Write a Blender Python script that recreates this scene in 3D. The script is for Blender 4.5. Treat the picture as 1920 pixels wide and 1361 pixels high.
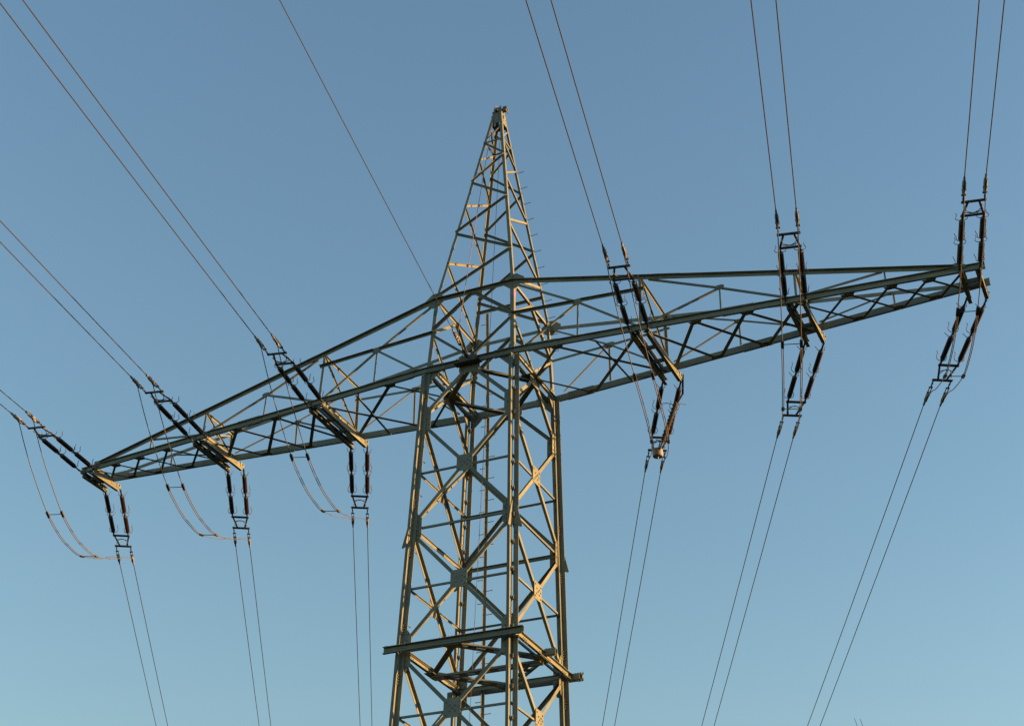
import bpy, math, random
from mathutils import Vector, Matrix
random.seed(7)
V = Vector
for o in list(bpy.data.objects): bpy.data.objects.remove(o)
scene = bpy.context.scene
col = scene.collection

# ------------------------------------------------------------------ camera
cam_d = bpy.data.cameras.new('camera'); cam = bpy.data.objects.new('camera', cam_d); col.objects.link(cam)
rt = V((0.9084, 0.4178, 0.0170)); fw = V((-0.3618, 0.7650, 0.5328))
rt = (rt - fw * rt.dot(fw) / fw.length_squared).normalized(); fw.normalize(); up = rt.cross(fw)
cam.matrix_world = Matrix(((rt.x, up.x, -fw.x, 16.896), (rt.y, up.y, -fw.y, -34.2932),
                           (rt.z, up.z, -fw.z, -23.2441), (0, 0, 0, 1)))
cam_d.sensor_fit = 'HORIZONTAL'; cam_d.sensor_width = 36.0; cam_d.lens = 2750.59 * 36 / 1920
cam_d.clip_start = 0.2; cam_d.clip_end = 6000
scene.camera = cam
scene.render.resolution_x = 1024; scene.render.resolution_y = 725

# ------------------------------------------------------------------ sky, sun, exposure
SUN_EL = math.radians(4.6); SUN_AZ = math.radians(26)          # azimuth measured from +X towards +Y
sd = V((math.cos(SUN_EL) * math.cos(SUN_AZ), math.cos(SUN_EL) * math.sin(SUN_AZ), math.sin(SUN_EL)))
world = bpy.data.worlds.new('World'); scene.world = world; world.use_nodes = True
nt = world.node_tree; nt.nodes.clear()
sky = nt.nodes.new('ShaderNodeTexSky'); sky.sky_type = 'NISHITA'; sky.sun_disc = False
sky.sun_elevation = SUN_EL; sky.sun_rotation = math.pi / 2 - SUN_AZ
sky.altitude = 0; sky.air_density = 1.4; sky.dust_density = 0.6; sky.ozone_density = 2.6
bg = nt.nodes.new('ShaderNodeBackground'); bg.inputs['Strength'].default_value = 0.13
wo = nt.nodes.new('ShaderNodeOutputWorld')
nt.links.new(sky.outputs[0], bg.inputs[0]); nt.links.new(bg.outputs[0], wo.inputs[0])
sun_d = bpy.data.lights.new('sun', 'SUN'); sun_d.energy = 3.9; sun_d.angle = math.radians(0.5)
sun_d.color = (1.0, 0.51, 0.17)
sun = bpy.data.objects.new('sun', sun_d); col.objects.link(sun)
sun.rotation_euler = sd.to_track_quat('Z', 'Y').to_euler(); sun.location = (60, 20, 20)
scene.view_settings.view_transform = 'Standard'; scene.view_settings.look = 'None'
scene.view_settings.exposure = 1.8; scene.view_settings.gamma = 1

# ------------------------------------------------------------------ materials
def material(name, c1, c2, rough=0.6, metal=0.0, scale=3.0, spec=0.5, fine=40.0, bump=0.0):
    m = bpy.data.materials.new(name); m.use_nodes = True
    t = m.node_tree; b = t.nodes['Principled BSDF']
    tc = t.nodes.new('ShaderNodeTexCoord')
    n1 = t.nodes.new('ShaderNodeTexNoise'); n1.inputs['Scale'].default_value = scale; n1.inputs['Detail'].default_value = 6
    n2 = t.nodes.new('ShaderNodeTexNoise'); n2.inputs['Scale'].default_value = fine; n2.inputs['Detail'].default_value = 3
    ad = t.nodes.new('ShaderNodeMath'); ad.operation = 'MULTIPLY_ADD'; ad.inputs[1].default_value = 0.45
    r = t.nodes.new('ShaderNodeValToRGB')
    r.color_ramp.elements[0].position = 0.45; r.color_ramp.elements[0].color = (*c1, 1)
    r.color_ramp.elements[1].position = 0.95; r.color_ramp.elements[1].color = (*c2, 1)
    t.links.new(tc.outputs['Object'], n1.inputs['Vector']); t.links.new(tc.outputs['Object'], n2.inputs['Vector'])
    t.links.new(n2.outputs['Fac'], ad.inputs[0]); t.links.new(n1.outputs['Fac'], ad.inputs[2])
    t.links.new(ad.outputs[0], r.inputs['Fac'])
    oi = t.nodes.new('ShaderNodeObjectInfo'); mr = t.nodes.new('ShaderNodeMapRange'); hs = t.nodes.new('ShaderNodeHueSaturation')
    mr.inputs['To Min'].default_value = 0.86; mr.inputs['To Max'].default_value = 1.12
    t.links.new(oi.outputs['Random'], mr.inputs['Value']); t.links.new(mr.outputs[0], hs.inputs['Value'])
    t.links.new(r.outputs['Color'], hs.inputs['Color']); t.links.new(hs.outputs['Color'], b.inputs['Base Color'])
    b.inputs['Roughness'].default_value = rough; b.inputs['Metallic'].default_value = metal
    b.inputs['Specular IOR Level'].default_value = spec
    if bump:
        bu = t.nodes.new('ShaderNodeBump'); bu.inputs['Strength'].default_value = bump; bu.inputs['Distance'].default_value = 0.02
        t.links.new(n2.outputs['Fac'], bu.inputs['Height']); t.links.new(bu.outputs['Normal'], b.inputs['Normal'])
    return m
M_STEEL = material('grey_green_paint', (0.128, 0.15, 0.13), (0.195, 0.218, 0.185), 0.7, 0, 1.6, 0.2, 30)
M_DARKSTEEL = material('weathered_bolt_steel', (0.05, 0.05, 0.045), (0.09, 0.085, 0.075), 0.6, 0.2, 8, 0.4)
M_FITTING = material('galvanised_fitting', (0.06, 0.058, 0.052), (0.12, 0.115, 0.10), 0.6, 0.2, 12, 0.4)
M_CLAMP = material('dull_aluminium', (0.16, 0.16, 0.155), (0.25, 0.25, 0.24), 0.6, 0.2, 15, 0.4)
M_PORC = material('brown_glazed_porcelain', (0.020, 0.010, 0.008), (0.038, 0.016, 0.012), 0.32, 0, 10, 0.5)
M_SILI = material('grey_silicone', (0.06, 0.058, 0.056), (0.11, 0.105, 0.10), 0.55, 0, 10, 0.4)
M_WIRE = material('weathered_stranded_aluminium', (0.022, 0.022, 0.022), (0.045, 0.044, 0.043), 0.7, 0.0, 25, 0.35)
M_JUMP = material('stranded_jumper_wire', (0.075, 0.072, 0.064), (0.13, 0.122, 0.108), 0.6, 0.1, 25, 0.35)
M_PINK = material('pale_pink_sheath', (0.20, 0.125, 0.11), (0.28, 0.18, 0.155), 0.6, 0, 12)
M_BAND_G = material('green_phase_band', (0.015, 0.09, 0.05), (0.03, 0.14, 0.08), 0.6)
M_BAND_P = material('purple_phase_band', (0.20, 0.10, 0.19), (0.30, 0.17, 0.28), 0.6)
M_GROUND = material('meadow_ground', (0.010, 0.016, 0.006), (0.032, 0.034, 0.016), 0.95, 0, 0.15, 0.1, 6, 0.3)
M_BARK = material('bare_twig_bark', (0.05, 0.04, 0.03), (0.11, 0.09, 0.065), 0.85, 0, 6, 0.2, 40, 0.4)
M_CONC = material('concrete_footing', (0.25, 0.24, 0.22), (0.36, 0.35, 0.32), 0.85, 0, 3, 0.2, 30, 0.3)

# ------------------------------------------------------------------ mesh helpers
class MB:
    def __init__(s): s.v = []; s.f = []
    def prism(s, p0, p1, prof, U, W):
        p0, p1 = V(p0), V(p1); n = len(prof); b = len(s.v)
        for p in (p0, p1):
            for a, c in prof: s.v.append(p + U * a + W * c)
        for i in range(n):
            j = (i + 1) % n; s.f.append((b + i, b + j, b + n + j, b + n + i))
        s.f.append(tuple(b + i for i in range(n))[::-1]); s.f.append(tuple(b + n + i for i in range(n)))
    def angle(s, p0, p1, U, W, a, c=None, t=0.012):
        """L section, corner on the line p0-p1, legs along U and W (made square to the member)"""
        p0, p1 = V(p0), V(p1); d = (p1 - p0).normalized(); c = c or a
        W = (V(W) - d * d.dot(V(W))).normalized(); U = (V(U) - d * d.dot(V(U))); U = (U - W * W.dot(U)).normalized()
        s.prism(p0, p1, [(0, 0), (a, 0), (a, t), (t, t), (t, c), (0, c)], U, W)
    def channel(s, p0, p1, U, W, h, fl, t=0.012):
        """web centred on the line with height h along W, flanges fl along U"""
        p0, p1 = V(p0), V(p1); d = (p1 - p0).normalized()
        W = (V(W) - d * d.dot(V(W))).normalized(); U = (V(U) - d * d.dot(V(U))); U = (U - W * W.dot(U)).normalized()
        k = h / 2
        s.prism(p0, p1, [(0, -k), (fl, -k), (fl, -k + t), (t, -k + t), (t, k - t), (fl, k - t), (fl, k), (0, k)], U, W)
    def bar(s, p0, p1, U, W, a, c):
        p0, p1 = V(p0), V(p1); d = (p1 - p0).normalized()
        W = (V(W) - d * d.dot(V(W))).normalized(); U = (V(U) - d * d.dot(V(U))); U = (U - W * W.dot(U)).normalized()
        s.prism(p0, p1, [(-a/2, -c/2), (a/2, -c/2), (a/2, c/2), (-a/2, c/2)], U, W)
    def plate(s, c, U, W, pts, t=0.01):
        """flat plate, outline pts in U,W about c, thickness t centred"""
        U = V(U).normalized(); W = V(W); W = (W - U * U.dot(W)).normalized(); n = U.cross(W)
        c = V(c); b = len(s.v); k = len(pts)
        for sgn in (-1, 1):
            for a, d in pts: s.v.append(c + U * a + W * d + n * (sgn * t / 2))
        for i in range(k):
            j = (i + 1) % k; s.f.append((b + i, b + j, b + k + j, b + k + i))
        s.f.append(tuple(b + i for i in range(k))[::-1]); s.f.append(tuple(b + k + i for i in range(k)))
    def bolt(s, p, n, r=0.02, h=0.02, t=0.0):
        """hex heads on both sides of the surface through p"""
        n = V(n).normalized(); p = V(p)
        a = n.orthogonal().normalized(); c = n.cross(a)
        prof = [(r * math.cos(k * math.pi / 3), r * math.sin(k * math.pi / 3)) for k in range(6)]
        s.prism(p - n * (h + t), p + n * (h + t), prof, a, c)
    def tube(s, pts, r, n=6, cap=True):
        pts = [V(p) for p in pts]; b = len(s.v); m = len(pts)
        rr = r if isinstance(r, (list, tuple)) else [r] * m
        d0 = (pts[1] - pts[0]).normalized(); a = d0.orthogonal().normalized()
        for i, p in enumerate(pts):
            d = (pts[min(i + 1, m - 1)] - pts[max(i - 1, 0)]).normalized()
            a = (a - d * d.dot(a)).normalized(); c = d.cross(a)
            for k in range(n):
                th = 2 * math.pi * k / n; s.v.append(p + (a * math.cos(th) + c * math.sin(th)) * rr[i])
        for i in range(m - 1):
            for k in range(n):
                j = (k + 1) % n; s.f.append((b + i*n + k, b + i*n + j, b + (i+1)*n + j, b + (i+1)*n + k))
        if cap:
            s.f.append(tuple(b + k for k in range(n))[::-1]); s.f.append(tuple(b + (m-1)*n + k for k in range(n)))
    def lathe(s, prof, o, d, n=16):
        """prof: list of (distance along d, radius)"""
        o = V(o); d = V(d).normalized(); a = d.orthogonal().normalized(); c = d.cross(a); b = len(s.v); m = len(prof)
        for q, r in prof:
            for k in range(n):
                th = 2 * math.pi * k / n; s.v.append(o + d * q + (a * math.cos(th) + c * math.sin(th)) * max(r, 1e-4))
        for i in range(m - 1):
            for k in range(n):
                j = (k + 1) % n; s.f.append((b + i*n + k, b + i*n + j, b + (i+1)*n + j, b + (i+1)*n + k))
        s.f.append(tuple(b + k for k in range(n))[::-1]); s.f.append(tuple(b + (m-1)*n + k for k in range(n)))
    def build(s, name, mat, parent=None, smooth=False, label=None):
        me = bpy.data.meshes.new(name); me.from_pydata([tuple(p) for p in s.v], [], s.f); me.materials.append(mat)
        import bmesh
        bm = bmesh.new(); bm.from_mesh(me); bmesh.ops.recalc_face_normals(bm, faces=bm.faces); bm.to_mesh(me); bm.free()
        if smooth:
            for p in me.polygons: p.use_smooth = True
        o = bpy.data.objects.new(name, me); col.objects.link(o)
        if parent: o.parent = parent
        if label: o['label'] = label
        return o

def tag(o, label, cat, group=None):
    o['label'] = label; o['category'] = cat
    if group: o['group'] = group
    return o
def empty(name, loc=(0, 0, 0)):
    o = bpy.data.objects.new(name, None); o.location = loc; o.empty_display_size = 0.3; col.objects.link(o); return o

X, Y, Z = V((1, 0, 0)), V((0, 1, 0)), V((0, 0, 1))
GZ = -24.9                                              # ground height; z = 0 is the lower chord of the crossarm

# ------------------------------------------------------------------ setting
g = MB(); R_ = 4000
g.v = [V((-R_, -R_, GZ)), V((R_, -R_, GZ)), V((R_, R_, GZ)), V((-R_, R_, GZ))]; g.f = [(0, 1, 2, 3)]
go = g.build('ground', M_GROUND); go['kind'] = 'structure'

# ------------------------------------------------------------------ the pylon
WY = 1.0397
Z1, ZM, ZT = 2.603, 1.368, 11.15
W1 = 1.343
def hw(z):
    if z <= 0: return 1.45 - 0.0217 * z
    if z <= Z1: return 1.45 + (W1 - 1.45) * z / Z1
    return W1 + (0.116 - W1) * (z - Z1) / (11.164 - Z1)
SG = {'A': (-1, -1), 'B': (1, -1), 'C': (-1, 1), 'D': (1, 1)}
def leg(L, z):
    w = hw(z); s = SG[L]; return V((s[0] * w, s[1] * w * WY, z))
FACES = {'AB': ('A', 'B', Y), 'BD': ('B', 'D', -X), 'CD': ('C', 'D', -Y), 'AC': ('A', 'C', X)}
def fp(f, s, z):
    a, b, n = FACES[f]; return leg(a, z).lerp(leg(b, z), (s + 1) / 2)

tower = empty('transmission_tower', (0, 0, GZ))
tag(tower, 'grey green steel lattice pylon with pointed top and one wide crossarm', 'pylon')
class Part(MB):
    def build(s, name, mat=M_STEEL, parent=None, **k):
        off = V((0, 0, GZ))
        s.v = [p - off for p in s.v]                     # the tower's origin is at its base
        return super().build(name, mat, parent or tower, **k)

# legs
LEV = [0, -1.698, -5.261, -8.892, -12.52, -16.15, -20.2]
legs = {}
for L, (sx, sy) in SG.items():
    m = Part(); g2 = 0.016; zt, zb = -0.11, GZ + 0.2
    for (ux, uy) in ((-sx, sy), (sx, -sy)):
        a = leg(L, zb) + V((ux * g2, uy * g2, 0)); b = leg(L, zt) + V((ux * g2, uy * g2, 0))
        m.angle(a, b, X * ux, Y * uy, 0.145, t=0.015)
    z = -0.5                                           # packing plates between the two angles
    while z > -24:
        m.plate(leg(L, z), X * sx + Y * sy, Z, [(-.1, -.055), (.1, -.055), (.1, .055), (-.1, .055)], 0.02)
        z -= 0.82
    for z in [-0.75, -4.4, -5.9, -8.2, -9.6]:           # bolted splices
        for k in range(4):
            zz = z - 0.075 * k
            for (ux, uy) in ((-sx, sy), (sx, -sy)):
                m.bolt(leg(L, zz) + V((ux * 0.09, uy * 0.024, 0)), Y, t=.012)
                m.bolt(leg(L, zz) + V((ux * 0.024, uy * 0.09, 0)), X, t=.012)
    # covers over the cruciform at the joints
    m.angle(leg(L, 0.11), leg(L, Z1), -X * sx, -Y * sy, 0.125, t=0.013)
    m.angle(leg(L, Z1), leg(L, ZT - 0.1), -X * sx, -Y * sy, 0.095, t=0.011)
    for zc in (4.6, 7.3):
        m.angle(leg(L, zc) + V((sx, sy, 0)) * .006, leg(L, zc + .45) + V((sx, sy, 0)) * .006, -X * sx, -Y * sy, 0.1, t=0.006)
    legs[L] = m.build('leg')
# coloured phase bands on two legs
for L, mat, z in (('A', M_BAND_G, 2.02), ('B', M_BAND_P, 2.08), ('D', M_BAND_P, 1.92)):
    sx, sy = SG[L]; m = Part(); off = V((sx, sy, 0)) * .002
    m.angle(leg(L, z) + off, leg(L, z + .2) + off, -X * sx, -Y * sy, 0.13, t=0.004)
    m.build('painted_band', mat, legs[L])

def brace(name, f, s0, z0, s1, z1, w=0.1, inset=0.007, t=0.01, trim0=0.0, trim1=0.0, deep=None, out=False):
    n = FACES[f][2]; p0, p1 = fp(f, s0, z0), fp(f, s1, z1); d = (p1 - p0).normalized()
    p0 = p0 + d * trim0; p1 = p1 - d * trim1
    u = n.cross(d)
    if u.z < 0: u = -u
    if f in ('AC', 'CD') or out: u = -u                  # second leg of the angle along the upper edge
    if out: n = -n; inset = 0.004
    if f == 'AB' and not out: deep = deep or w * .45
    q = n * inset - u * (w / 2)
    m = Part(); m.angle(p0 + q, p1 + q, u, n, w, deep or w * 0.8, t)
    return m.build(name)

def gusset(f, s, z, pts, bolts, inset=0.0, t=0.01, name='gusset_plate', br=0.024):
    a, b, n = FACES[f]; c = fp(f, s, z) + n * inset
    u = (fp(f, 1, z) - fp(f, -1, z)).normalized()
    m = Part(); m.plate(c, u, Z, pts, t)
    for x, y in bolts: m.bolt(c + u * x + Z * y, n, r=br, t=0.006)
    return m.build(name)

for f in FACES:
    # --- K panel just under the crossarm
    brace('diagonal_brace', f, 0, -0.12, -1, LEV[1] + .1, .11, trim0=.16, trim1=.15)
    brace('diagonal_brace', f, 0, -0.12, 1, LEV[1] + .1, .11, trim0=.16, trim1=.15)
    gusset(f, 0, -0.22, [(-.34, .13), (-.34, -.10), (-.22, -.17), (.22, -.17), (.34, -.06), (.34, .13)],
           [(-.22, -.05), (-.27, .0), (.22, -.05), (.27, .01), (-.1, .04), (.12, .05)])
    for s in (-1, 1):
        # under-chord gusset and node gusset
        k = -s
        gusset(f, s, -0.22, [(-.02 * s, .12), (.50 * k, .12), (.16 * k, -.22), (.02 * k, -.28)],
               [(.08 * k, -.02), (.08 * k, -.12), (.18 * k, .03), (.28 * k, .06)], inset=.002)
        gusset(f, s, LEV[1], [(.0, .40), (.22 * k, .40), (.30 * k, .28), (.30 * k, -.28), (.20 * k, -.40), (.0, -.40)],
               [(.24 * k, .2), (.17 * k, .28), (.24 * k, -.2), (.17 * k, -.28), (.2 * k, 0), (.09 * k, .3), (.09 * k, .15), (.09 * k, 0), (.09 * k, -.15), (.09 * k, -.3)])
        for j, z in enumerate(LEV[2:]):
            h = .42 if j != 1 else .58
            pts = [(.0, h), (.18 * k, h), (.31 * k, h * .68), (.31 * k, -h * .68), (.18 * k, -h), (.0, -h)]
            if j == 0: pts += [(-.25 * k, -h - .14), (-.29 * k, -h - .12), (-.13 * k, .1)]
            gusset(f, s, z, pts, [(x * k, y) for x in (.09, .2) for y in (-h * .8, -h * .5, -h * .2, h * .2, h * .5, h * .8)] + [(.26 * k, .15), (.26 * k, -.15)])
    # --- X panels
    for i in range(1, 6):
        za, zb = LEV[i], LEV[i + 1]; zc = (za * hw(zb) + zb * hw(za)) / (hw(za) + hw(zb))
        sc = (za - zc) / (za - zb)
        wd = .105 if f != 'AC' else .12
        brace('diagonal_brace', f, -1, za - .12, 1, zb + .12, wd, trim0=.14, trim1=.14)
        # the crossing diagonal is in two halves, set inside the first
        brace('diagonal_brace', f, 1, za - .12, 0, zc, wd, trim0=.14, trim1=.09)
        brace('diagonal_brace', f, 0, zc, -1, zb + .12, wd, trim0=.09, trim1=.14)
        brace('horizontal_brace', f, -1, zc - .06, 0, zc - .06, .055, inset=.03, trim0=.02, trim1=.2, deep=.05)
        brace('horizontal_brace', f, 0, zc - .06, 1, zc - .06, .055, inset=.03, trim0=.2, trim1=.02, deep=.05)
        if i < 5: brace('horizontal_brace', f, -1, zb, 1, zb, .06 if f in ('AB', 'BD') else .11, inset=.03, trim0=.1, trim1=.1, deep=.055)
        gusset(f, 0, zc, [(-.25, .22), (-.21, .26), (.21, .26), (.25, .22), (.25, -.22), (.21, -.26), (-.21, -.26), (-.25, -.22)],
               [(-.18, .17), (.18, .17), (-.18, -.17), (.18, -.17), (-.08, .07), (.08, .07), (0, 0), (.08, -.08), (-.09, -.08), (.17, .02)], inset=-.004)
    # --- diamonds between the lower and the upper chord
    for s in (-1, 1):
        brace('diagonal_brace', f, s, ZM - .04, 0, .14, .075, trim0=.1, trim1=.05, inset=.015, out=f == 'AB')
        brace('diagonal_brace', f, s, ZM + .04, 0, Z1 - .06, .10, trim0=.1, trim1=.05, inset=.015, out=f == 'AB')
        k = -s
        gusset(f, s, ZM, [(.0, .16), (.14 * k, .12), (.2 * k, 0), (.14 * k, -.12), (.0, -.16)], [(.1 * k, .05), (.1 * k, -.05), (.05 * k, 0)], inset=.016, t=.008)
        # plates at the lower and the upper chord level
        gusset(f, s, .2, [(.0, .14), (.16 * k, .12), (.24 * k, -.1), (0, -.1)], [(.08 * k, .04), (.14 * k, -.03)], inset=.016, t=.008)
        gusset(f, s, Z1, [(-.36, .02), (-.09, .26), (.09, .26), (.36, .06), (.36, -.06), (.09, -.28), (-.09, -.28), (-.36, -.06)] if f in ('AB', 'CD') else
               [(0, .2), (.14 * k, .1), (.26 * k, .02), (.26 * k, -.08), (.1 * k, -.26), (0, -.26)],
               [(.04 * k, .17), (.04 * k, .07), (.04 * k, -.07), (.04 * k, -.17), (.2 * k, .0), (.27 * k, .02)], inset=-.01)
    gusset(f, 0, Z1 - .04, [(-.2, .06), (.2, .06), (.17, -.1), (-.17, -.1)], [(-.12, 0), (-.05, 0), (.05, 0), (.12, 0)], inset=.012, t=.008)
    # ring member at the lower chord level on the side faces
    if f in ('AC', 'BD'):
        for dz, nn in ((0, 1), ):
            p0, p1 = fp(f, -1, 0), fp(f, 1, 0); n = FACES[f][2]
            for q, sgn in ((0.0, -1), (.20, 1)):
                m = Part(); m.channel(p0 + n * (.02 + q), p1 + n * (.02 + q), n * sgn, Z, .17, .06); m.build('cross_beam')
        brace('horizontal_brace', f, -1, Z1, 1, Z1, .09, inset=.02)
# mid level ring braces seen from inside
# --- peak lattice: levels found on the legs
P = [Z1, 4.09, 5.38, 6.55, 7.63, 8.63, 9.47]
zig = {'AB': 'ABABABA', 'CD': 'DCDCDCD', 'AC': 'CACACAC', 'BD': 'BDBDBDB'}
for f, seq in zig.items():
    a, b, n = FACES[f]
    for i in range(6):
        s0 = -1 if seq[i] == a else 1
        wd = .085 - .006 * i
        dz = .12 if i == 0 else .03
        brace('peak_brace', f, s0, P[i] + dz, -s0, P[i + 1] - .03, wd, inset=.012, t=.008, deep=.06, out=f == 'AB')
    brace('peak_brace', f, -1, P[6], 1, P[6], .05, inset=.012, t=.008)
    s0 = -1 if seq[6] == a else 1
    brace('peak_brace', f, s0, P[6] + .05, -s0, 10.25, .05, inset=.012, t=.008)
    brace('peak_brace', f, -s0, 10.3, s0, 10.9, .045, inset=.012, t=.008)
brace('horizontal_brace', 'CD', -1, 3.72, 1, 3.72, .09, inset=-.03)
for z in (10.55, 10.95):                                 # solid plates that close the tip
    for f in FACES:
        gusset(f, 0, z, [(-.10, .14), (.10, .14), (.14, -.15), (-.14, -.15)] if z > 10.7 else [(-.07, .22), (.07, .22), (.15, -.2), (-.15, -.2)], [(-.08, .08), (.08, .08), (-.08, -.08), (.08, -.08)], inset=-.012, name='tip_plate', br=.014)
m = Part()
m.bar((-.24, 0, 11.02), (.3, 0, 11.02), Y, Z, .1, .09); m.bar((0, -.26, 10.93), (0, .26, 10.93), X, Z, .1, .09)
m.plate((.29, 0, 11.02), Y, Z, [(-.1, -.1), (.1, -.1), (.1, .1), (-.1, .1)], .02)
m.plate((-.25, 0, 10.8), Y, Z, [(-.07, -.08), (.07, -.08), (.07, .08), (-.07, .08)], .02)
m.plate((.2, -.12, 11.0), X, Z, [(0, -.1), (.14, -.02), (.14, .08), (0, .1)], .02)
for q in ((.12, .1), (-.1, .12), (.1, -.12), (-.12, -.1)): m.bolt((q[0], q[1], 11.12), Z, .03, .05)
m.build('tip_bracket', M_DARKSTEEL)

# --- crossarm
def yc(x):
    a = abs(x)
    if a <= 1.45: return 1.5075
    tip = 14.342 if x > 0 else 14.839
    return 1.5075 + (.4035 - 1.5075) * (a - 1.45) / (tip - 1.45)
def ztop(x):
    e = 13.95 if x > 0 else 14.45
    return Z1 + (.16 - Z1) * (abs(x) - W1) / (e - W1)
def ytop(x):
    e = 13.95 if x > 0 else 14.45
    return W1 * WY + (yc(math.copysign(e, x)) - W1 * WY) * (abs(x) - W1) / (e - W1)
def tp(x, side, z):                                      # a point on the sloping side face of the arm
    f = z / ztop(x); return V((x, side * (yc(x) + (ytop(x) - yc(x)) * f), z))
ST = {1: (5.273, 9.722, 14.342), -1: (5.42, 10.051, 14.839)}
def tmember(name, p0, p1, side, w, deep=None, t=.008, off=.0, trim=.0, up=False):
    n = V((0, -side, 0)); d = (p1 - p0).normalized(); p0 = p0 + d * trim; p1 = p1 - d * trim
    u = n.cross(d)
    if u.z < 0 or (abs(u.z) < 1e-3 and u.x < 0): u = -u
    q = n * off - u * w / 2
    if up: q = n * off + u * w / 2; u = -u; n = -n
    m = Part(); m.angle(p0 + q, p1 + q, u, n, w, deep or w * .8, t); return m.build(name)

for side in (-1, 1):
    out = V((0, side, 0))
    # lower chords
    segs = [((-14.839 - .42), -1.45), (-1.45, 1.45), (1.45, 14.342 + .40)]
    for a, b in segs:
        m = Part(); pa = V((a, side * (yc(a) if abs(a) > 1.5 else 1.5075), 0)); pb = V((b, side * (yc(b) if abs(b) > 1.5 else 1.5075), 0))
        m.channel(pa, pb, out, Z, .205, .075, .013)
        for xc in ((-8.1, 8.1, 2.35, -2.35) if abs(a - b) > 5 else (-1.1, 1.1)):
            if a < xc < b:
                L_ = .45 if abs(xc) > 2 else .28
                c = V((xc, side * yc(xc), 0)); d = (pb - pa).normalized()
                for zz in (.112, -.112):
                    m.bar(c - d * L_ + Z * zz + out * .03, c + d * L_ + Z * zz + out * .03, out, Z, .085, .012)
                m.bar(c - d * L_ + out * .019, c + d * L_ + out * .019, Z, out, .15, .01)
                k = -L_ + .04
                while k < L_:
                    for zz in (-.045, .045): m.bolt(c + d * k + Z * zz + out * .01, out, .016, .026)
                    for yy in (.03, .06): m.bolt(c + d * k + out * yy + Z * .1, Z, .016, .03); m.bolt(c + d * k + out * yy - Z * .1, Z, .016, .03)
                    k += .085
        m.build('bottom_chord')
    # upper chords
    for s in (-1, 1):
        e = s * (13.95 if s > 0 else 14.45)
        pa = V((s * W1, side * W1 * WY, Z1 + .03)); pb = V((e, side * yc(e), .16))
        m = Part(); off = out * .012
        m.angle(pa + off, pb + off, -Z, out, .125, .10, .012)
        for xc, L_ in ((6.1, .4), (1.7, .3)):
            c = pa.lerp(pb, (xc - W1) / (abs(e) - W1)) + off; d = (pb - pa).normalized()
            m.bar(c - d * L_ + out * .018 - Z * .06, c + d * L_ + out * .018 - Z * .06, Z, out, .09, .01)
            m.bar(c - d * L_ + out * .055 + Z * .006, c + d * L_ + out * .055 + Z * .006, out, Z, .08, .01)
            k = -L_ + .05
            while k < L_:
                m.bolt(c + d * k - Z * .06 + out * .01, out, .015, .024); m.bolt(c + d * k + out * .06, Z, .015, .026)
                k += .09
        m.build('top_chord')
        m = Part(); c = V((e - s * .1, side * (yc(e) - .0), .1))       # plate where the chords meet
        m.plate(c + out * .03, X, Z, [(-.35, .12), (.25, .12), (.42, .02), (.42, -.06), (-.35, -.06)], .012)
        for k in range(5): m.bolt(c + out * .03 + V((-.25 + .12 * k, 0, .05)), out, .016, .02)
        m.build('gusset_plate')
    m = Part(); off = out * .012
    m.angle(V((-W1, side * W1 * WY, Z1 + .03)) + off, V((W1, side * W1 * WY, Z1 + .03)) + off, -Z, out, .12, .10, .012); m.build('top_chord')
    for s in (-1, 1):
        s1, s2, s3 = ST[s]
        xp1, xp2, xp3 = s * 3.38, s * 7.6, s * (12.15 if s > 0 else 12.3)
        zp2 = .93
        P1, P2, P3 = tp(xp1, side, ZM), tp(xp2, side, zp2), tp(xp3, side, ztop(xp3) - .06)
        leg_m = V((s * hw(ZM), side * hw(ZM) * WY, ZM))
        # verticals at the phases
        tmember('truss_post', tp(s * s1, side, .1), tp(s * s1, side, ztop(s * s1) - .05), side, .09, off=.012)
        tmember('truss_post', tp(s * s2, side, .1), tp(s * s2, side, ztop(s * s2) - .05), side, .07, off=.012)
        tmember('truss_post', tp(xp3, side, .1), P3, side, .05, off=.012)
        # mid rail
        tmember('mid_rail', leg_m - V((s * .09, 0, 0)), P1 - V((s * .1, 0, 0)), side, .085, .085, up=True, off=-.005)
        tmember('mid_rail', P1 + V((s * .1, 0, 0)), tp(s * (s1 + .12), side, ZM), side, .085, .085, up=True, off=-.005)
        # thin members
        T = lambda a, b, w=.06, tr=.06: tmember('truss_diagonal', a, b, side, w, off=.02, trim=tr)
        T(P1, tp(s * 1.42, side, Z1 - .12), tr=.0); T(P1, tp(s * s1 - s * .1, side, .12)); T(P1, tp(s * 1.75, side, .12))
        tmember('hanger', P1, tp(xp1, side, .1), side, .055, off=.02, trim=.0)
        T(P2, tp(s * s1 + s * .2, side, ztop(s * s1) - .1)); T(P2, tp(s * s1 + s * .15, side, .12)); T(P2, tp(s * s2 - s * .15, side, .12))
        tmember('hanger', P2, tp(xp2, side, .1), side, .05, off=.02)
        T(P3, tp(s * s2 + s * .2, side, .14), .055)
        for pc, sz in ((P1, .2), (P2, .15)):
            m = Part(); pts = [(-1, .2), (-.55, .5), (.55, .5), (1, .2), (1, -.1), (.4, -.55), (-.4, -.55), (-1, -.1)]
            m.plate(pc, X, Z, [(a * sz, b * sz) for a, b in pts], .01)
            for a, b in ((-.7, .1), (.7, .1), (-.35, -.3), (.35, -.3), (0, .25), (0, -.25)): m.bolt(pc + V((a * sz, 0, b * sz)), Y, .012, .018)
            m.build('gusset_plate')

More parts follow.
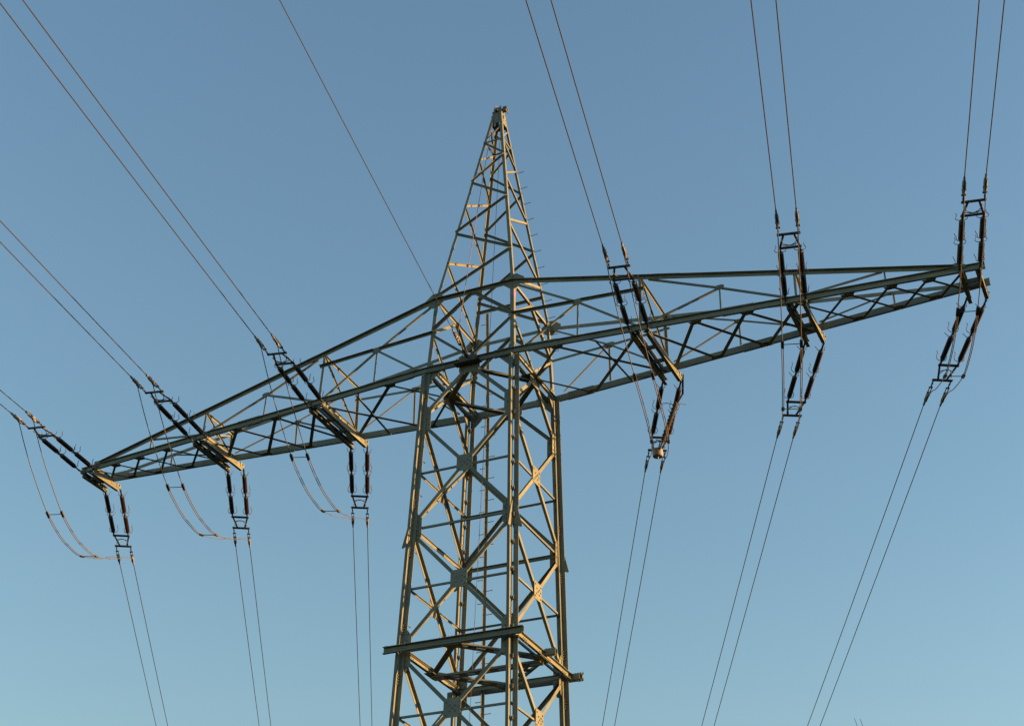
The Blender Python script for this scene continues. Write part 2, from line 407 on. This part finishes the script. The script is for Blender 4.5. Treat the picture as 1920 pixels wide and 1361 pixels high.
# frames, plan bracing and the pairs of beams that carry the insulators
def flat(name, p0, p1, w=.075, z=-.125, up=False):
    p0 = V((p0[0], p0[1], z)); p1 = V((p1[0], p1[1], z)); d = (p1 - p0).normalized(); u = Z.cross(d)
    if u.y > 0: u = -u
    m = Part(); m.angle(p0 - u * w / 2, p1 - u * w / 2, u, Z, w, w * .4, .009); return m.build(name)
for s in (-1, 1):
    s1, s2, s3 = ST[s]
    F = lambda x: (s * x, -yc(s * x)); R = lambda x: (s * x, yc(s * x))
    bm_ = (s * 1.45, 0)
    flat('plan_brace', bm_, F(2.76)); flat('plan_brace', bm_, R(2.76))
    def nodes(n): return n
    seqs = [[2.76, s1], [s1 + .1 + (s2 - s1) * k / 3 for k in range(4)],
            [s2 + (s3 - s2) * k for k in ((0, .30, .55, .77, .96))]]
    for q in seqs:
        for a, b in zip(q[:-1], q[1:]):
            w = .105 if b < s2 + .2 else .075
            flat('plan_brace', F(a), R(b), w, -.130); flat('plan_brace', R(a + .1), F(b - .05), w, -.121)
    for q in seqs:                                       # dark plates under the rear chord nodes
        for a in q[1:-1] + ([q[0]] if q[0] == 2.76 else []):
            for fy in (1, -1):
                m = Part(); c = V((s * a, fy * (yc(s * a) - .05), -.112))
                m.plate(c, X, Y, [(-.2, fy * .06), (.2, fy * .06), (.12, -fy * .1), (-.12, -fy * .1)], .008)
                for k in (-.12, -.04, .04, .12): m.bolt(c + V((k, 0, 0)), Z, .012, .016)
                m.build('gusset_plate')
    xm = (2.76 + s1) / 2
    flat('plan_brace', F(xm - .1), R(xm + .1), .06, -.14)
    # transverse frames above the lower chord
    for st in (s1, s2):
        x = s * st
        a, b = tp(x, -1, ztop(x) - .06), tp(x, 1, ztop(x) - .06)
        m = Part(); m.angle(a, b, X, -Z, .07, .07, .008); m.build('frame_brace')
        lo, hi = tp(x, 1, .1), tp(x, -1, .1)
        m = Part(); m.angle(a + V((.02, 0, -.05)), lo + V((.02, 0, 0)), X, -Z, .055, .05, .007); m.build('frame_brace')
        m = Part(); m.angle(b + V((-.03, 0, -.05)), hi + V((-.03, 0, 0)), -X, -Z, .055, .05, .007); m.build('frame_brace')
    for st in (s1, s2, s3):
        for k in (-1, 1):
            xb = s * st + k * .27
            y0, y1 = -(yc(xb) + .10), yc(xb) + (.24 if (s < 0 and st == s1) else .38)
            m = Part(); m.channel((xb, y0, -.215), (xb, y1, -.215), -X * k, Z, .19, .10, .012)
            for yy in (y0 + .12, y0 + .2, y1 - .42, y1 - .34, y1 - .05): m.bolt((xb, yy, -.2), X, .016, .02)
            m.build('cross_beam')
            xi = s * st + k * .13
            m = Part(); m.channel((xi, -(yc(xi) - .02), -.0), (xi, yc(xi) - .02, -.0), X * k, Z, .16, .05, .01); m.build('cross_beam')
            # brackets where the strings start
            for fy, y in ((-1, -(yc(xb) + .1)), (1, y1 - .02)):
                m = Part(); m.plate((xb, y, -.15), Y, Z, [(-.1 * fy, -.05), (.1 * fy, -.05), (.1 * fy, .08), (-.06 * fy, .22), (-.1 * fy, .22)] if fy < 0 else [(-.12, -.07), (.08, -.07), (.08, .05), (-.12, .1)], .03)
                m.bolt((xb, y, -.12), X, .03, .05); m.build('string_bracket', M_STEEL)
        # short struts between the two beams
        for fr in (-.35, .3):
            yy = yc(s * st) * fr
            m = Part(); m.channel((s * st - .25, yy, -.2), (s * st + .25, yy, -.2), Y, Z, .12, .05, .01); m.build('beam_spacer')
# middle front anchor bracket and its plates
m = Part(); m.bar((-.26, -1.62, -.02), (.26, -1.62, -.02), Y, Z, .16, .22)
m.plate((0, -1.60, .0), X, Z, [(-.3, -.1), (.3, -.1), (.26, .16), (-.26, .16)], .02); m.plate((0, -1.62, -.13), X, Y, [(-.42, -.14), (.42, -.14), (.42, .12), (-.42, .12)], .016)
for k in (-.2, 0, .2): m.bolt((k, -1.62, .1), Z, .03, .07)
m.build('anchor_bracket', M_DARKSTEEL)
# plan diamond at the crossarm level
AM, BM, FM, RM = V((-1.45, 0, 0)), V((1.45, 0, 0)), V((0, -1.5, 0)), V((0, 1.5, 0))
for a, b in ((AM, FM), (FM, BM), (BM, RM), (RM, AM)):
    d = (b - a).normalized(); u = Z.cross(d); m = Part()
    m.channel(a + d * .2 - Z * .2, b - d * .2 - Z * .2, -Z, u, .15, .06, .01); m.build('plan_brace')
for c in (AM, BM):
    m = Part(); m.plate(c - Z * .12 - V((math.copysign(.1, c.x), 0, 0)), X, Y, [(-.22, -.35), (.22, -.35), (.22, .35), (-.22, .35)], .012)
    for k in (-.25, -.1, .1, .25): m.bolt(c - Z * .12 + V((-math.copysign(.1, c.x), k, 0)), Z, .016, .02)
    m.build('gusset_plate')
# --- belt of channels at the lower joint
zb = LEV[3]; wb = hw(zb)
for (p0, p1, outd) in (((-wb - .42, -wb * WY - .17, zb), (wb + .42, -wb * WY - .17, zb), -Y), ((wb + .17, -wb * WY - .16, zb - .03), (wb + .17, wb * WY + .15, zb - .03), X),
                       ((-wb - .42, wb * WY + .17, zb), (wb + .50, wb * WY + .17, zb), Y), ((-wb + .02, -wb * WY, zb), (-wb + .02, wb * WY, zb), X)):
    m = Part(); m.channel(p0, p1, outd, Z, .19, .085, .013)
    p0, p1 = V(p0), V(p1); L_ = (p1 - p0).length; d = (p1 - p0) / L_
    for q in [.06, .12, L_ - .06, L_ - .12] + [L_ / 2 + .09 * k for k in range(-4, 5)] + [.45, .55, .65, L_ - .45, L_ - .55, L_ - .65]:
        m.bolt(p0 + d * q + outd * .05 + Z * .095, Z, .018, .024); m.bolt(p0 + d * q + outd * .05 - Z * .095, Z, .018, .024)
        m.bolt(p0 + d * q + outd * .01, outd, .016, .024)
    m.build('belt_beam')
fm, rm, am, bmm = V((0, -wb * WY - .1, zb - .1)), V((0, wb * WY - .1, zb - .1)), V((-wb + .1, 0, zb - .1)), V((wb + .1, 0, zb - .1))
for a, b in ((fm, am), (fm, bmm), (am, rm), (bmm, rm), (am, bmm)):
    d = (b - a).normalized(); u = Z.cross(d); m = Part(); dz = 0 if (a is not am or b is not bmm) else -.12
    hw2 = .02 if (a is fm and b is am) else .075
    for k in (-1, 1): m.angle(a + u * k * hw2 + Z * dz, b + u * k * hw2 + Z * dz, u * k, Z, .065, .085, .009)
    L_ = (b - a).length; n_ = int(L_ / .42); hb = .12 if not (a is fm and b is am) else L_ / n_ / 2 - .001
    for i in range(1, n_): m.bar(a + d * (L_ * i / n_ - hb) + Z * (dz + .004), a + d * (L_ * i / n_ + hb) + Z * (dz + .004), u, Z, .17 if hw2 > .05 else .06, .008)
    m.build('battened_brace')
for c in (fm, bmm, am, rm):
    m = Part(); m.plate(c - Z * .02, X, Y, [(-.28, -.12), (.28, -.12), (.2, .16), (-.2, .16)] if abs(c.x) < .5 else [(-.14, -.28), (.14, -.28), (.14, .28), (-.14, .28)], .012)
    for k in (-.2, -.12, -.04, .04, .12, .2): m.bolt(c - Z * .02 + (V((k, 0, 0)) if abs(c.x) < .5 else V((0, k, 0))), Z, .016, .022)
    m.build('gusset_plate')
for x0, x1, y, z in ((wb + .18, wb + .52, 0, zb + .06), (wb + .26, wb + .46, wb * WY + .1, zb - .02)):   # short stubs bolted to the belt
    m = Part(); m.channel((x0, y - .07, z), (x1, y - .07, z), Y, Z, .17, .06, .012); m.channel((x0, y + .07, z), (x1, y + .07, z), -Y, Z, .17, .06, .012)
    for k in (.05, .13, .21, .29): m.bolt((x0 + k, y, z - .09), Z, .022, .03); m.bolt((x0 + k, y, z + .09), Z, .022, .03)
    m.build('belt_stub')
# foundations
for L in SG:
    m = Part(); b = leg(L, GZ); m.lathe([(-.4, .55), (.25, .55), (.3, .5), (.3, 0)], b, Z, 20); m.build('footing', M_CONC)

# --- climbing pole with staggered step bolts behind the rear face
def polep(z): return V((-.93, hw(z) * WY + .13, z))
m = Part()
for a, b in ((GZ + .5, -.0), (0, 3.72)):
    m.angle(polep(a), polep(b), X * 1, -Y, .09, .07, .009)
pole = m.build('climbing_pole')
z = 3.35; k = 0
while z > -13:
    m = Part(); c = polep(z) + V((.045, 0, 0)); sgn = 1 if k % 2 else -1
    m.tube([c, c + V((sgn * .24, 0, 0))], .010); m.bolt(c + V((sgn * .235, 0, 0)), X, .018, .008)
    m.build('step_bolt', M_DARKSTEEL, pole); z -= .37; k += 1
# step bolts up leg D above the crossarm, and a few on leg A below
z = 1.7
while z < 9.0:
    m = Part(); c = leg('D', z); m.tube([c, c + V((.25, -.02, 0))], .010); m.bolt(c + V((.245, -.02, 0)), X, .018, .008)
    m.build('step_bolt', M_DARKSTEEL, legs['D']); z += .62
for z in (-3.0, -4.1, -5.9, -7.1, -8.1):
    m = Part(); c = leg('A', z) + V((.03, .12, 0)); m.tube([c, c + V((.02, .18, 0))], .012); m.bolt(c + V((.02, .18, 0)), Y, .02, .01)
    m.build('step_bolt', M_DARKSTEEL, legs['A'])

# ------------------------------------------------------------------ insulator sets
LS = 4.277
def make_set():
    """local frame: +Y along the string, X sideways, Z up"""
    root = empty('insulator_string')
    for s in (-1, 1):
        x0, x1 = .27 * s, .255 * s
        def at(y): return V((x0 + (x1 - x0) * y / 2.8, y, 0))
        m = MB(); m.tube([at(0), at(.15)], .022, 6); m.bar(at(.12), at(.42), X, Z, .05, .022); m.bolt(at(.14), X, .028, .03); m.bolt(at(.38), X, .026, .03)
        m.build('link', M_FITTING, root)
        m = MB(); m.bar(at(1.43), at(1.62), X, Z, .03, .04); m.bolt(at(1.52), X, .03, .03); m.build('link', M_FITTING, root)
        for ya in (.42, 1.60):
            m = MB(); n = 19; L_ = .86; prof = [(.06, .045)]
            for k in range(n):
                y = .08 + L_ * k / n; st = L_ / n
                prof += [(y, .044), (y + st * .25, .074), (y + st * .42, .076), (y + st * .62, .046)]
            prof += [(.08 + L_, .045), (.1 + L_, .045)]
            m.lathe(prof, at(ya), at(ya + 1) - at(ya), 14); rod = m.build('insulator_rod', M_PORC, root)
            for yb in (ya, ya + .93):
                m = MB(); c = at(yb); pr = [(0, .02), (.01, .05), (.06, .054), (.085, .04)] if yb == ya else [(-.0, .04), (.03, .054), (.08, .05), (.09, .02)]
                m.lathe(pr, c, Y, 12); m.build('cap', M_FITTING, rod)
            for yb, low in ((ya + .03, False), (ya + 1.0, True)):
                m = MB(); c = at(yb)
                for q in (-1, 1):
                    if low: pts = [(0, 0, 0), (.07, .02, 0), (.13, 0, .03), (.155, -.04, .10), (.12, -.07, .17), (.10, -.08, .22), (.115, -.09, .28)]
                    else: pts = [(0, 0, 0), (.06, -.01, 0), (.11, .0, .03), (.10, .02, .09), (.13, .04, .15), (.14, .05, .20)]
                    pts = [V((a * q, b, d)) for a, b, d in pts]
                    fine = []
                    for i in range(len(pts) - 1):
                        for t in (0, .5): fine.append(pts[i].lerp(pts[i + 1], t))
                    m.tube([c + p for p in fine + [pts[-1]]], .010, 6)
                m.build('arcing_horn', M_DARKSTEEL, root)
    m = MB(); m.bar(V((-.3, 2.80, 0)), V((.3, 2.80, 0)), Y, Z, .085, .03)
    for s in (-1, 1): m.bar(V((.255 * s, 2.64, 0)), V((.255 * s, 2.80, 0)), X, Z, .04, .06); m.bolt(V((.26 * s, 2.8, 0)), Z, .03, .03)
    m.build('yoke_bar', M_FITTING, root)
    m = MB(); m.bar(V((-.30, 3.44, 0)), V((.30, 3.44, 0)), Y, Z, .085, .03)
    for s in (-1, 1): m.bolt(V((.26 * s, 3.44, 0)), Z, .03, .03); m.bolt(V((.12 * s, 3.44, 0)), Z, .025, .03)
    m.build('yoke_bar', M_FITTING, root)
    for s in (-1, 1):
        m = MB(); m.bar(V((.255 * s, 2.80, .02)), V((.125 * s, 3.44, .02)), X, Z, .055, .022); m.build('yoke_strut', M_FITTING, root)
    m = MB(); m.tube([V((.2 * math.cos(t * math.pi / 10), 3.28 - .33 * math.sin(t * math.pi / 10), -.03)) for t in range(11)], .012, 6)
    m.tube([V((-.22 , 3.02, -.03)), V((-.08, 2.96, -.04)), V((.08, 2.96, -.04)), V((.22, 3.02, -.03))], .010, 6)
    m.build('arc_ring', M_FITTING, root)
    for s in (-1, 1):
        m = MB(); m.bar(V((.26 * s, 3.42, .0)), V((.252 * s, 3.78, 0)), X, Z, .03, .03); m.bolt(V((.255 * s, 3.6, 0)), X, .022, .024)
        for q in (-1, 1): m.bar(V((.25 * s + q * .035, 3.74, 0)), V((.25 * s + q * .035, 4.02, 0)), X, Z, .014, .04)
        m.bolt(V((.25 * s, 3.77, 0)), X, .024, .055); m.bolt(V((.25 * s, 4.0, 0)), X, .024, .055)
        m.build('clamp_link', M_FITTING, root)
        m = MB(); c = .25 * s
        prof = [(-.028, -.05), (.028, -.05), (.042, -.03), (.042, .03), (.028, .05), (-.028, .05), (-.042, .03), (-.042, -.03)]
        m.prism((c, 4.0, 0), (c, 4.36, 0), prof, X, Z); m.prism((c, 4.36, 0), (c, 4.54, 0), [(a * .6, b * .65) for a, b in prof], X, Z)
        m.prism((c, 3.95, -.06), (c, 4.1, -.05), [(a * .8, b * .6) for a, b in prof], X, Z)
        for y in (4.07, 4.17, 4.27): m.bolt((c, y, 0), X, .022, .05)
        m.build('clamp', M_CLAMP, root)
    return root
def copy_tree(o, parent=None):
    c = o.copy(); col.objects.link(c); c.parent = parent
    for ch in [k for k in KIDS.get(o.name, [])]: copy_tree(ch, c)
    return c

PH = {  # start point, azimuth, dip of the string, azimuth and slope of the span
 'L3f': ((-14.839, -.520, -.145), .1947, -.0627, .187, -.065), 'L2f': ((-10.051, -.914, -.145), .2147, -.0748, .204, -.065),
 'L1f': ((-5.42, -1.296, -.145), .215, -.075, .207, -.065), 'R1f': ((5.273, -1.296, -.145), .2019, -.0633, .209, -.065),
 'R2f': ((9.722, -.915, -.145), .2115, -.0615, .210, -.065), 'R3f': ((14.342, -.519, -.145), .1908, -.0886, .214, -.065),
 'L3r': ((-14.839, .766, -.145), -.5123, -.1887, -.505, -.165), 'L2r': ((-10.051, 1.161, -.145), -.5087, -.1859, -.497, -.165),
 'L1r': ((-5.42, 1.38, -.145), -.495, -.185, -.490, -.165), 'R1r': ((5.273, 1.543, -.145), -.488, -.1762, -.462, -.165),
 'R2r': ((9.722, 1.162, -.145), -.4797, -.1558, -.455, -.165), 'R3r': ((14.342, .766, -.145), -.4956, -.1839, -.448, -.165)}
WHERE = {'L3': 'at the far left crossarm tip', 'L2': 'at mid left arm', 'L1': 'nearest the mast on the left arm',
         'R1': 'nearest the mast on the right arm', 'R2': 'at mid right arm', 'R3': 'at the far right crossarm tip'}
proto = make_set(); KIDS = {}
for o in col.objects:
    if o.parent: KIDS.setdefault(o.parent.name, []).append(o)
frames = {}
first = True
for key, (p, az, dip, waz, slope) in PH.items():
    side = -1 if key[2] == 'f' else 1
    a = V((math.sin(az) * math.cos(dip), side * math.cos(az) * math.cos(dip), math.sin(dip)))
    l = a.cross(Z).normalized(); u = l.cross(a)
    mat = Matrix(((l.x, a.x, u.x, p[0]), (l.y, a.y, u.y, p[1]), (l.z, a.z, u.z, p[2]), (0, 0, 0, 1)))
    o = proto if first else copy_tree(proto); first = False
    o.matrix_world = mat; frames[key] = mat
    w = WHERE[key[:2]]
    tag(o, ('twin brown insulators rising above the front chord ' if side < 0 else 'twin brown insulators hanging below the rear chord ') + w,
        'insulator', 'insulator strings on the crossarm')

# ------------------------------------------------------------------ conductors
for key, (p, az, dip, waz, slope) in PH.items():
    side = -1 if key[2] == 'f' else 1; mat = frames[key]
    h = V((math.sin(waz), side * math.cos(waz), 0)); kap = .00069
    for s in (-1, 1):
        c = mat @ V((.25 * s, 4.5, 0)); m = MB(); pts = []
        L_ = 170 if side < 0 else 300; N = 60
        for i in range(N + 1):
            d = L_ * (i / N) ** 1.5
            pts.append(h * d + Z * (slope * d + kap * d * d / 2))
        m.tube(pts, .0135, 8); o = m.build('conductor', M_WIRE); o.location = c
        rightward = (s > 0) == (side > 0)      # +lateral is screen-left on front strings
        rightward = (mat.to_3x3() @ V((s, 0, 0))).x > 0
        tag(o, ('right' if rightward else 'left') + ' wire of the pair leaving ' + ('upward' if side < 0 else 'downward') + ' from clamps ' + WHERE[key[:2]],
            'power line', 'bundled conductors')

# ------------------------------------------------------------------ jumper loops
def sagf(t, k):
    xs = [0, .08, .18, .34, .47, .57, .67, .85, .94, 1]; ys = [0, -.32, -.64, -1.03, -1.16, -1.13, -1.01, -.5, -.16, 0]
    # Catmull-Rom through the measured shape
    for i in range(len(xs) - 1):
        if t <= xs[i + 1]: break
    def m_(j):
        j0, j1 = max(j - 1, 0), min(j + 1, len(xs) - 1); return (ys[j1] - ys[j0]) / (xs[j1] - xs[j0])
    hh = xs[i + 1] - xs[i]; q = (t - xs[i]) / hh
    v = (2*q**3 - 3*q*q + 1) * ys[i] + (q**3 - 2*q*q + q) * hh * m_(i) + (-2*q**3 + 3*q*q) * ys[i+1] + (q**3 - q*q) * hh * m_(i+1)
    return v * 1.45 * k
for ph in ('L3', 'L2', 'L1', 'R1', 'R2', 'R3'):
    kk = 1.0 if ph[0] == 'L' else .85
    fa, fb = frames[ph + 'f'], frames[ph + 'r']
    mid = (fa @ V((0, 4.1, -.08)) + fb @ V((0, 4.1, -.08))) / 2
    root = empty('jumper_loop', mid)
    tag(root, 'slack twin jumper cables joining clamps ' + WHERE[ph], 'power line', 'jumper loops')
    paths = []
    A0, B0 = fa @ V((0, 4.05, -.09)), fb @ V((0, 4.05, -.09))
    nrm = (B0 - A0).cross(Z).normalized()
    for s in (-1, 1):
        A = fa @ V((-.25 * s, 4.05, -.09)); B = fb @ V((.25 * s, 4.05, -.09))     # side by side without crossing
        lat = (lambda t: 0) if ph != 'R1' else (lambda t: .46 * math.sin(math.pi * min(t, 1) ** 1.3))
        def pos(t, A=A, B=B): return A.lerp(B, t) + Z * sagf(t, kk) + nrm * lat(t) - mid
        t1, t2 = .345, .68
        m = MB(); m.tube([pos(t1 * i / 14) for i in range(15)], .0135, 8)
        m.tube([pos(t2 + (1 - t2) * i / 14) for i in range(15)], .0125, 8)
        side_v = nrm * .022
        for q in (-1, 1): m.tube([pos(t1 + (t2 - t1) * i / 16) + side_v * q + Z * q * .012 for i in range(17)], .0125, 8)
        m.build('cable', M_JUMP, root, smooth=True)
        for t in (t1, t2):
            m = MB(); d = (pos(t + .01) - pos(t - .01)).normalized(); m.bar(pos(t) - d * .13, pos(t) + d * .13, nrm, Z, .075, .06)
            for q in (-.08, 0, .08): m.bolt(pos(t) + d * q, nrm, .02, .045)
            m.build('connector', M_FITTING, root)
        paths.append(pos)
    for t in (.345, .68):
        m = MB(); m.tube([paths[0](t), paths[1](t)], .012, 6); m.build('spacer', M_DARKSTEEL, root)

# ------------------------------------------------------------------ surge arrester beside the inner right rear string
fr = frames['R1r']
root = empty('surge_arrester', fr @ V((.35, .1, 0)))
tag(root, 'grey ribbed surge arrester with drum weight beside the inner right rear insulator', 'arrester')
loc = root.location.copy()
def W(x, y, z): return fr @ V((x, y, z)) - loc
sx = 1 if (fr.to_3x3() @ V((1, 0, 0))).x > 0 else -1
m = MB(); m.bar(W(.30 * sx, -.1, .08), W(.42 * sx, .75, .04), X, Z, .06, .035); m.bar(W(.42 * sx, .7, .04), W(.30 * sx, 1.0, -.06), X, Z, .045, .03); m.build('bracket_arm', M_FITTING, root)
m = MB(); pr = [(0, .03)]; L_ = 1.75; n = 20
for k in range(n):
    y = .05 + L_ * k / n; st = L_ / n; pr += [(y, .032), (y + st * .12, .088 if k % 2 else .066), (y + st * .2, .088 if k % 2 else .066), (y + st * .4, .034)]
pr.append((L_ + .1, .03))
a, b = W(.24 * sx, .95, -.12), W(.08 * sx, 2.75, -.16); m.lathe(pr, a, b - a, 16); m.build('ribbed_body', M_SILI, root, smooth=False)
m = MB(); m.tube([W(.08 * sx, 2.74, -.16), W(.04 * sx, 3.2, -.15)], .03, 8); m.tube([W(.0, 2.78, -.16), W(-.02, 3.55, -.15)], .02, 8); m.tube([W(-.14, 2.8, -.1), W(.2 * sx, 2.8, -.16)], .018, 6); m.build('stem', M_CLAMP, root)
m = MB(); c = W(.0, 3.42, -.16); m.lathe([(0, .02), (.0, .15), (.02, .165), (.24, .165), (.26, .15), (.26, .03), (.3, .03), (.34, .02)], c + Z * .16, -Z, 24); m.build('drum_weight', M_CLAMP, root)
m = MB()
for q in (-1, 1):
    pts = [W(.2 * sx, 1.1, -.1), W((.2 + .2 * q) * sx, 1.12, -.02), W((.2 + .38 * q) * sx, 1.2, .02)]
    m.tube(pts, .012, 5)
m.build('arcing_horn', M_DARKSTEEL, root)

# ------------------------------------------------------------------ ground wire on the mast
az, dip = .20, -.05; a = V((math.sin(az) * math.cos(dip), -math.cos(az) * math.cos(dip), math.sin(dip))); P0 = V((0, -1.70, .04))
root = empty('ground_wire_fitting', P0); tag(root, 'slim wire fitting without insulator at the middle of the front chord', 'wire fitting')
l = a.cross(Z).normalized()
m = MB(); m.bar(V((0, 0, 0)), a * .35, l, Z, .05, .04); m.tube([a * .33, a * .75], .022, 8); m.bar(a * .72, a * .95, l, Z, .1, .05); m.bolt(a * .36, l, .04, .05)
m.bolt(a * .1, l, .045, .05); m.build('link', M_FITTING, root)
m = MB(); m.lathe([(0, .03), (.05, .05), (.4, .05), (.65, .025)], a * .95, a, 10); m.bar(a * .9 - Z * .05, a * 1.25 - Z * .05, l, Z, .03, .05); m.build('clamp', M_CLAMP, root)
m = MB(); h = V((math.sin(az), -math.cos(az), 0)); pts = []
for i in range(60):
    d = 170 * (i / 59) ** 1.5; pts.append(h * d + Z * (-.05 * d + .00069 * d * d / 2))
m.tube(pts, .011, 8); o = m.build('ground_wire', M_WIRE); o.location = P0 + a * 1.5
tag(o, 'single wire running up over the viewer from the middle of the mast', 'power line')
# down leads
base = V((.0, -.05, 11.2)); end = P0 + a * 1.1
m = MB(); pts = [V((.03, .25, 10.7)), V((-.02, .2, 11.15)), V((-.06, .08, 11.32)), V((-.12, -.06, 11.3)), V((-.13, -.14, 11.1)), V((-.12, -.2, 10.7))]
for i in range(1, 25):
    t = i / 24; q = V((-.12, -.2, 10.7)).lerp(end, t); q += V((-.05, .05, 0)) * math.sin(math.pi * t) * 1.0; pts.append(q)
m.tube([p - base for p in pts], .010, 6); o = m.build('down_lead', M_PINK, smooth=True); o.location = base
tag(o, 'pale pink cable looping over the mast tip and down in front to the middle clamp', 'cable')
m = MB(); pts = [V((.06, -.02, 11.15)), V((.02, .12, 11.0)), V((-.02, .18, 10.4))]
e2 = V((-1.0, 1.15, -12.5))
for i in range(1, 30): pts.append(V((-.02, .18, 10.4)).lerp(e2, i / 29))
pts.append(V((-1.0, 1.15, GZ + .1)))
m.tube([p - base for p in pts], .008, 6); o = m.build('down_lead', M_JUMP); o.location = base
tag(o, 'thin earth cable running straight down inside the mast past the climbing pole', 'cable')

# ------------------------------------------------------------------ the young bare tree whose top twigs reach the lower right corner
def px_dir(u, v): return (fw * 2750.59 + rt * (u - 960) - up * (v - 680.5)).normalized()
tree = empty('bare_tree'); tag(tree, 'bare young tree, only two thin twig tips showing at the lower right edge', 'tree')
D = 15.0
tips = [cam.matrix_world.translation + px_dir(1602, 1346) * D, cam.matrix_world.translation + px_dir(1613, 1347) * (D + .1)]
crown = V((tips[0].x + .25, tips[0].y + .1, tips[0].z - 1.3)); foot = V((crown.x + .3, crown.y + .1, GZ))
tree.location = foot
m = MB(); pts = [foot, foot.lerp(crown, .35) + V((.05, .03, 0)), foot.lerp(crown, .7) + V((-.04, 0, 0)), crown]
m.tube([p - foot for p in pts], [.07, .055, .035, .014], 8); m.build('trunk', M_BARK, tree, smooth=True)
m = MB()
for tip in tips:
    a0 = crown - V((0, 0, .25)); b0 = a0.lerp(tip, .5) + V((.07, .02, -.03))
    m.tube([a0 - foot, b0 - foot, a0.lerp(tip, .8) + V((.025, 0, 0)) - foot, tip - foot], [.010, .006, .004, .0022], 5)
for i in range(60):
    h_ = random.uniform(.3, 1.0); c = foot.lerp(crown, h_); th = random.uniform(0, 6.28); L_ = (1.3 - h_) * random.uniform(.5, 1.1)
    e = c + V((math.cos(th) * L_ * .6, math.sin(th) * L_ * .6, min(L_ * .9, (crown.z + .75) - c.z)))
    mid_ = c.lerp(e, .5) + V((math.cos(th), math.sin(th), 0)) * .08
    m.tube([c - foot, mid_ - foot, e - foot], [.012 * (1.3 - h_) + .004, .006, .002], 5)
m.build('crown', M_BARK, tree)
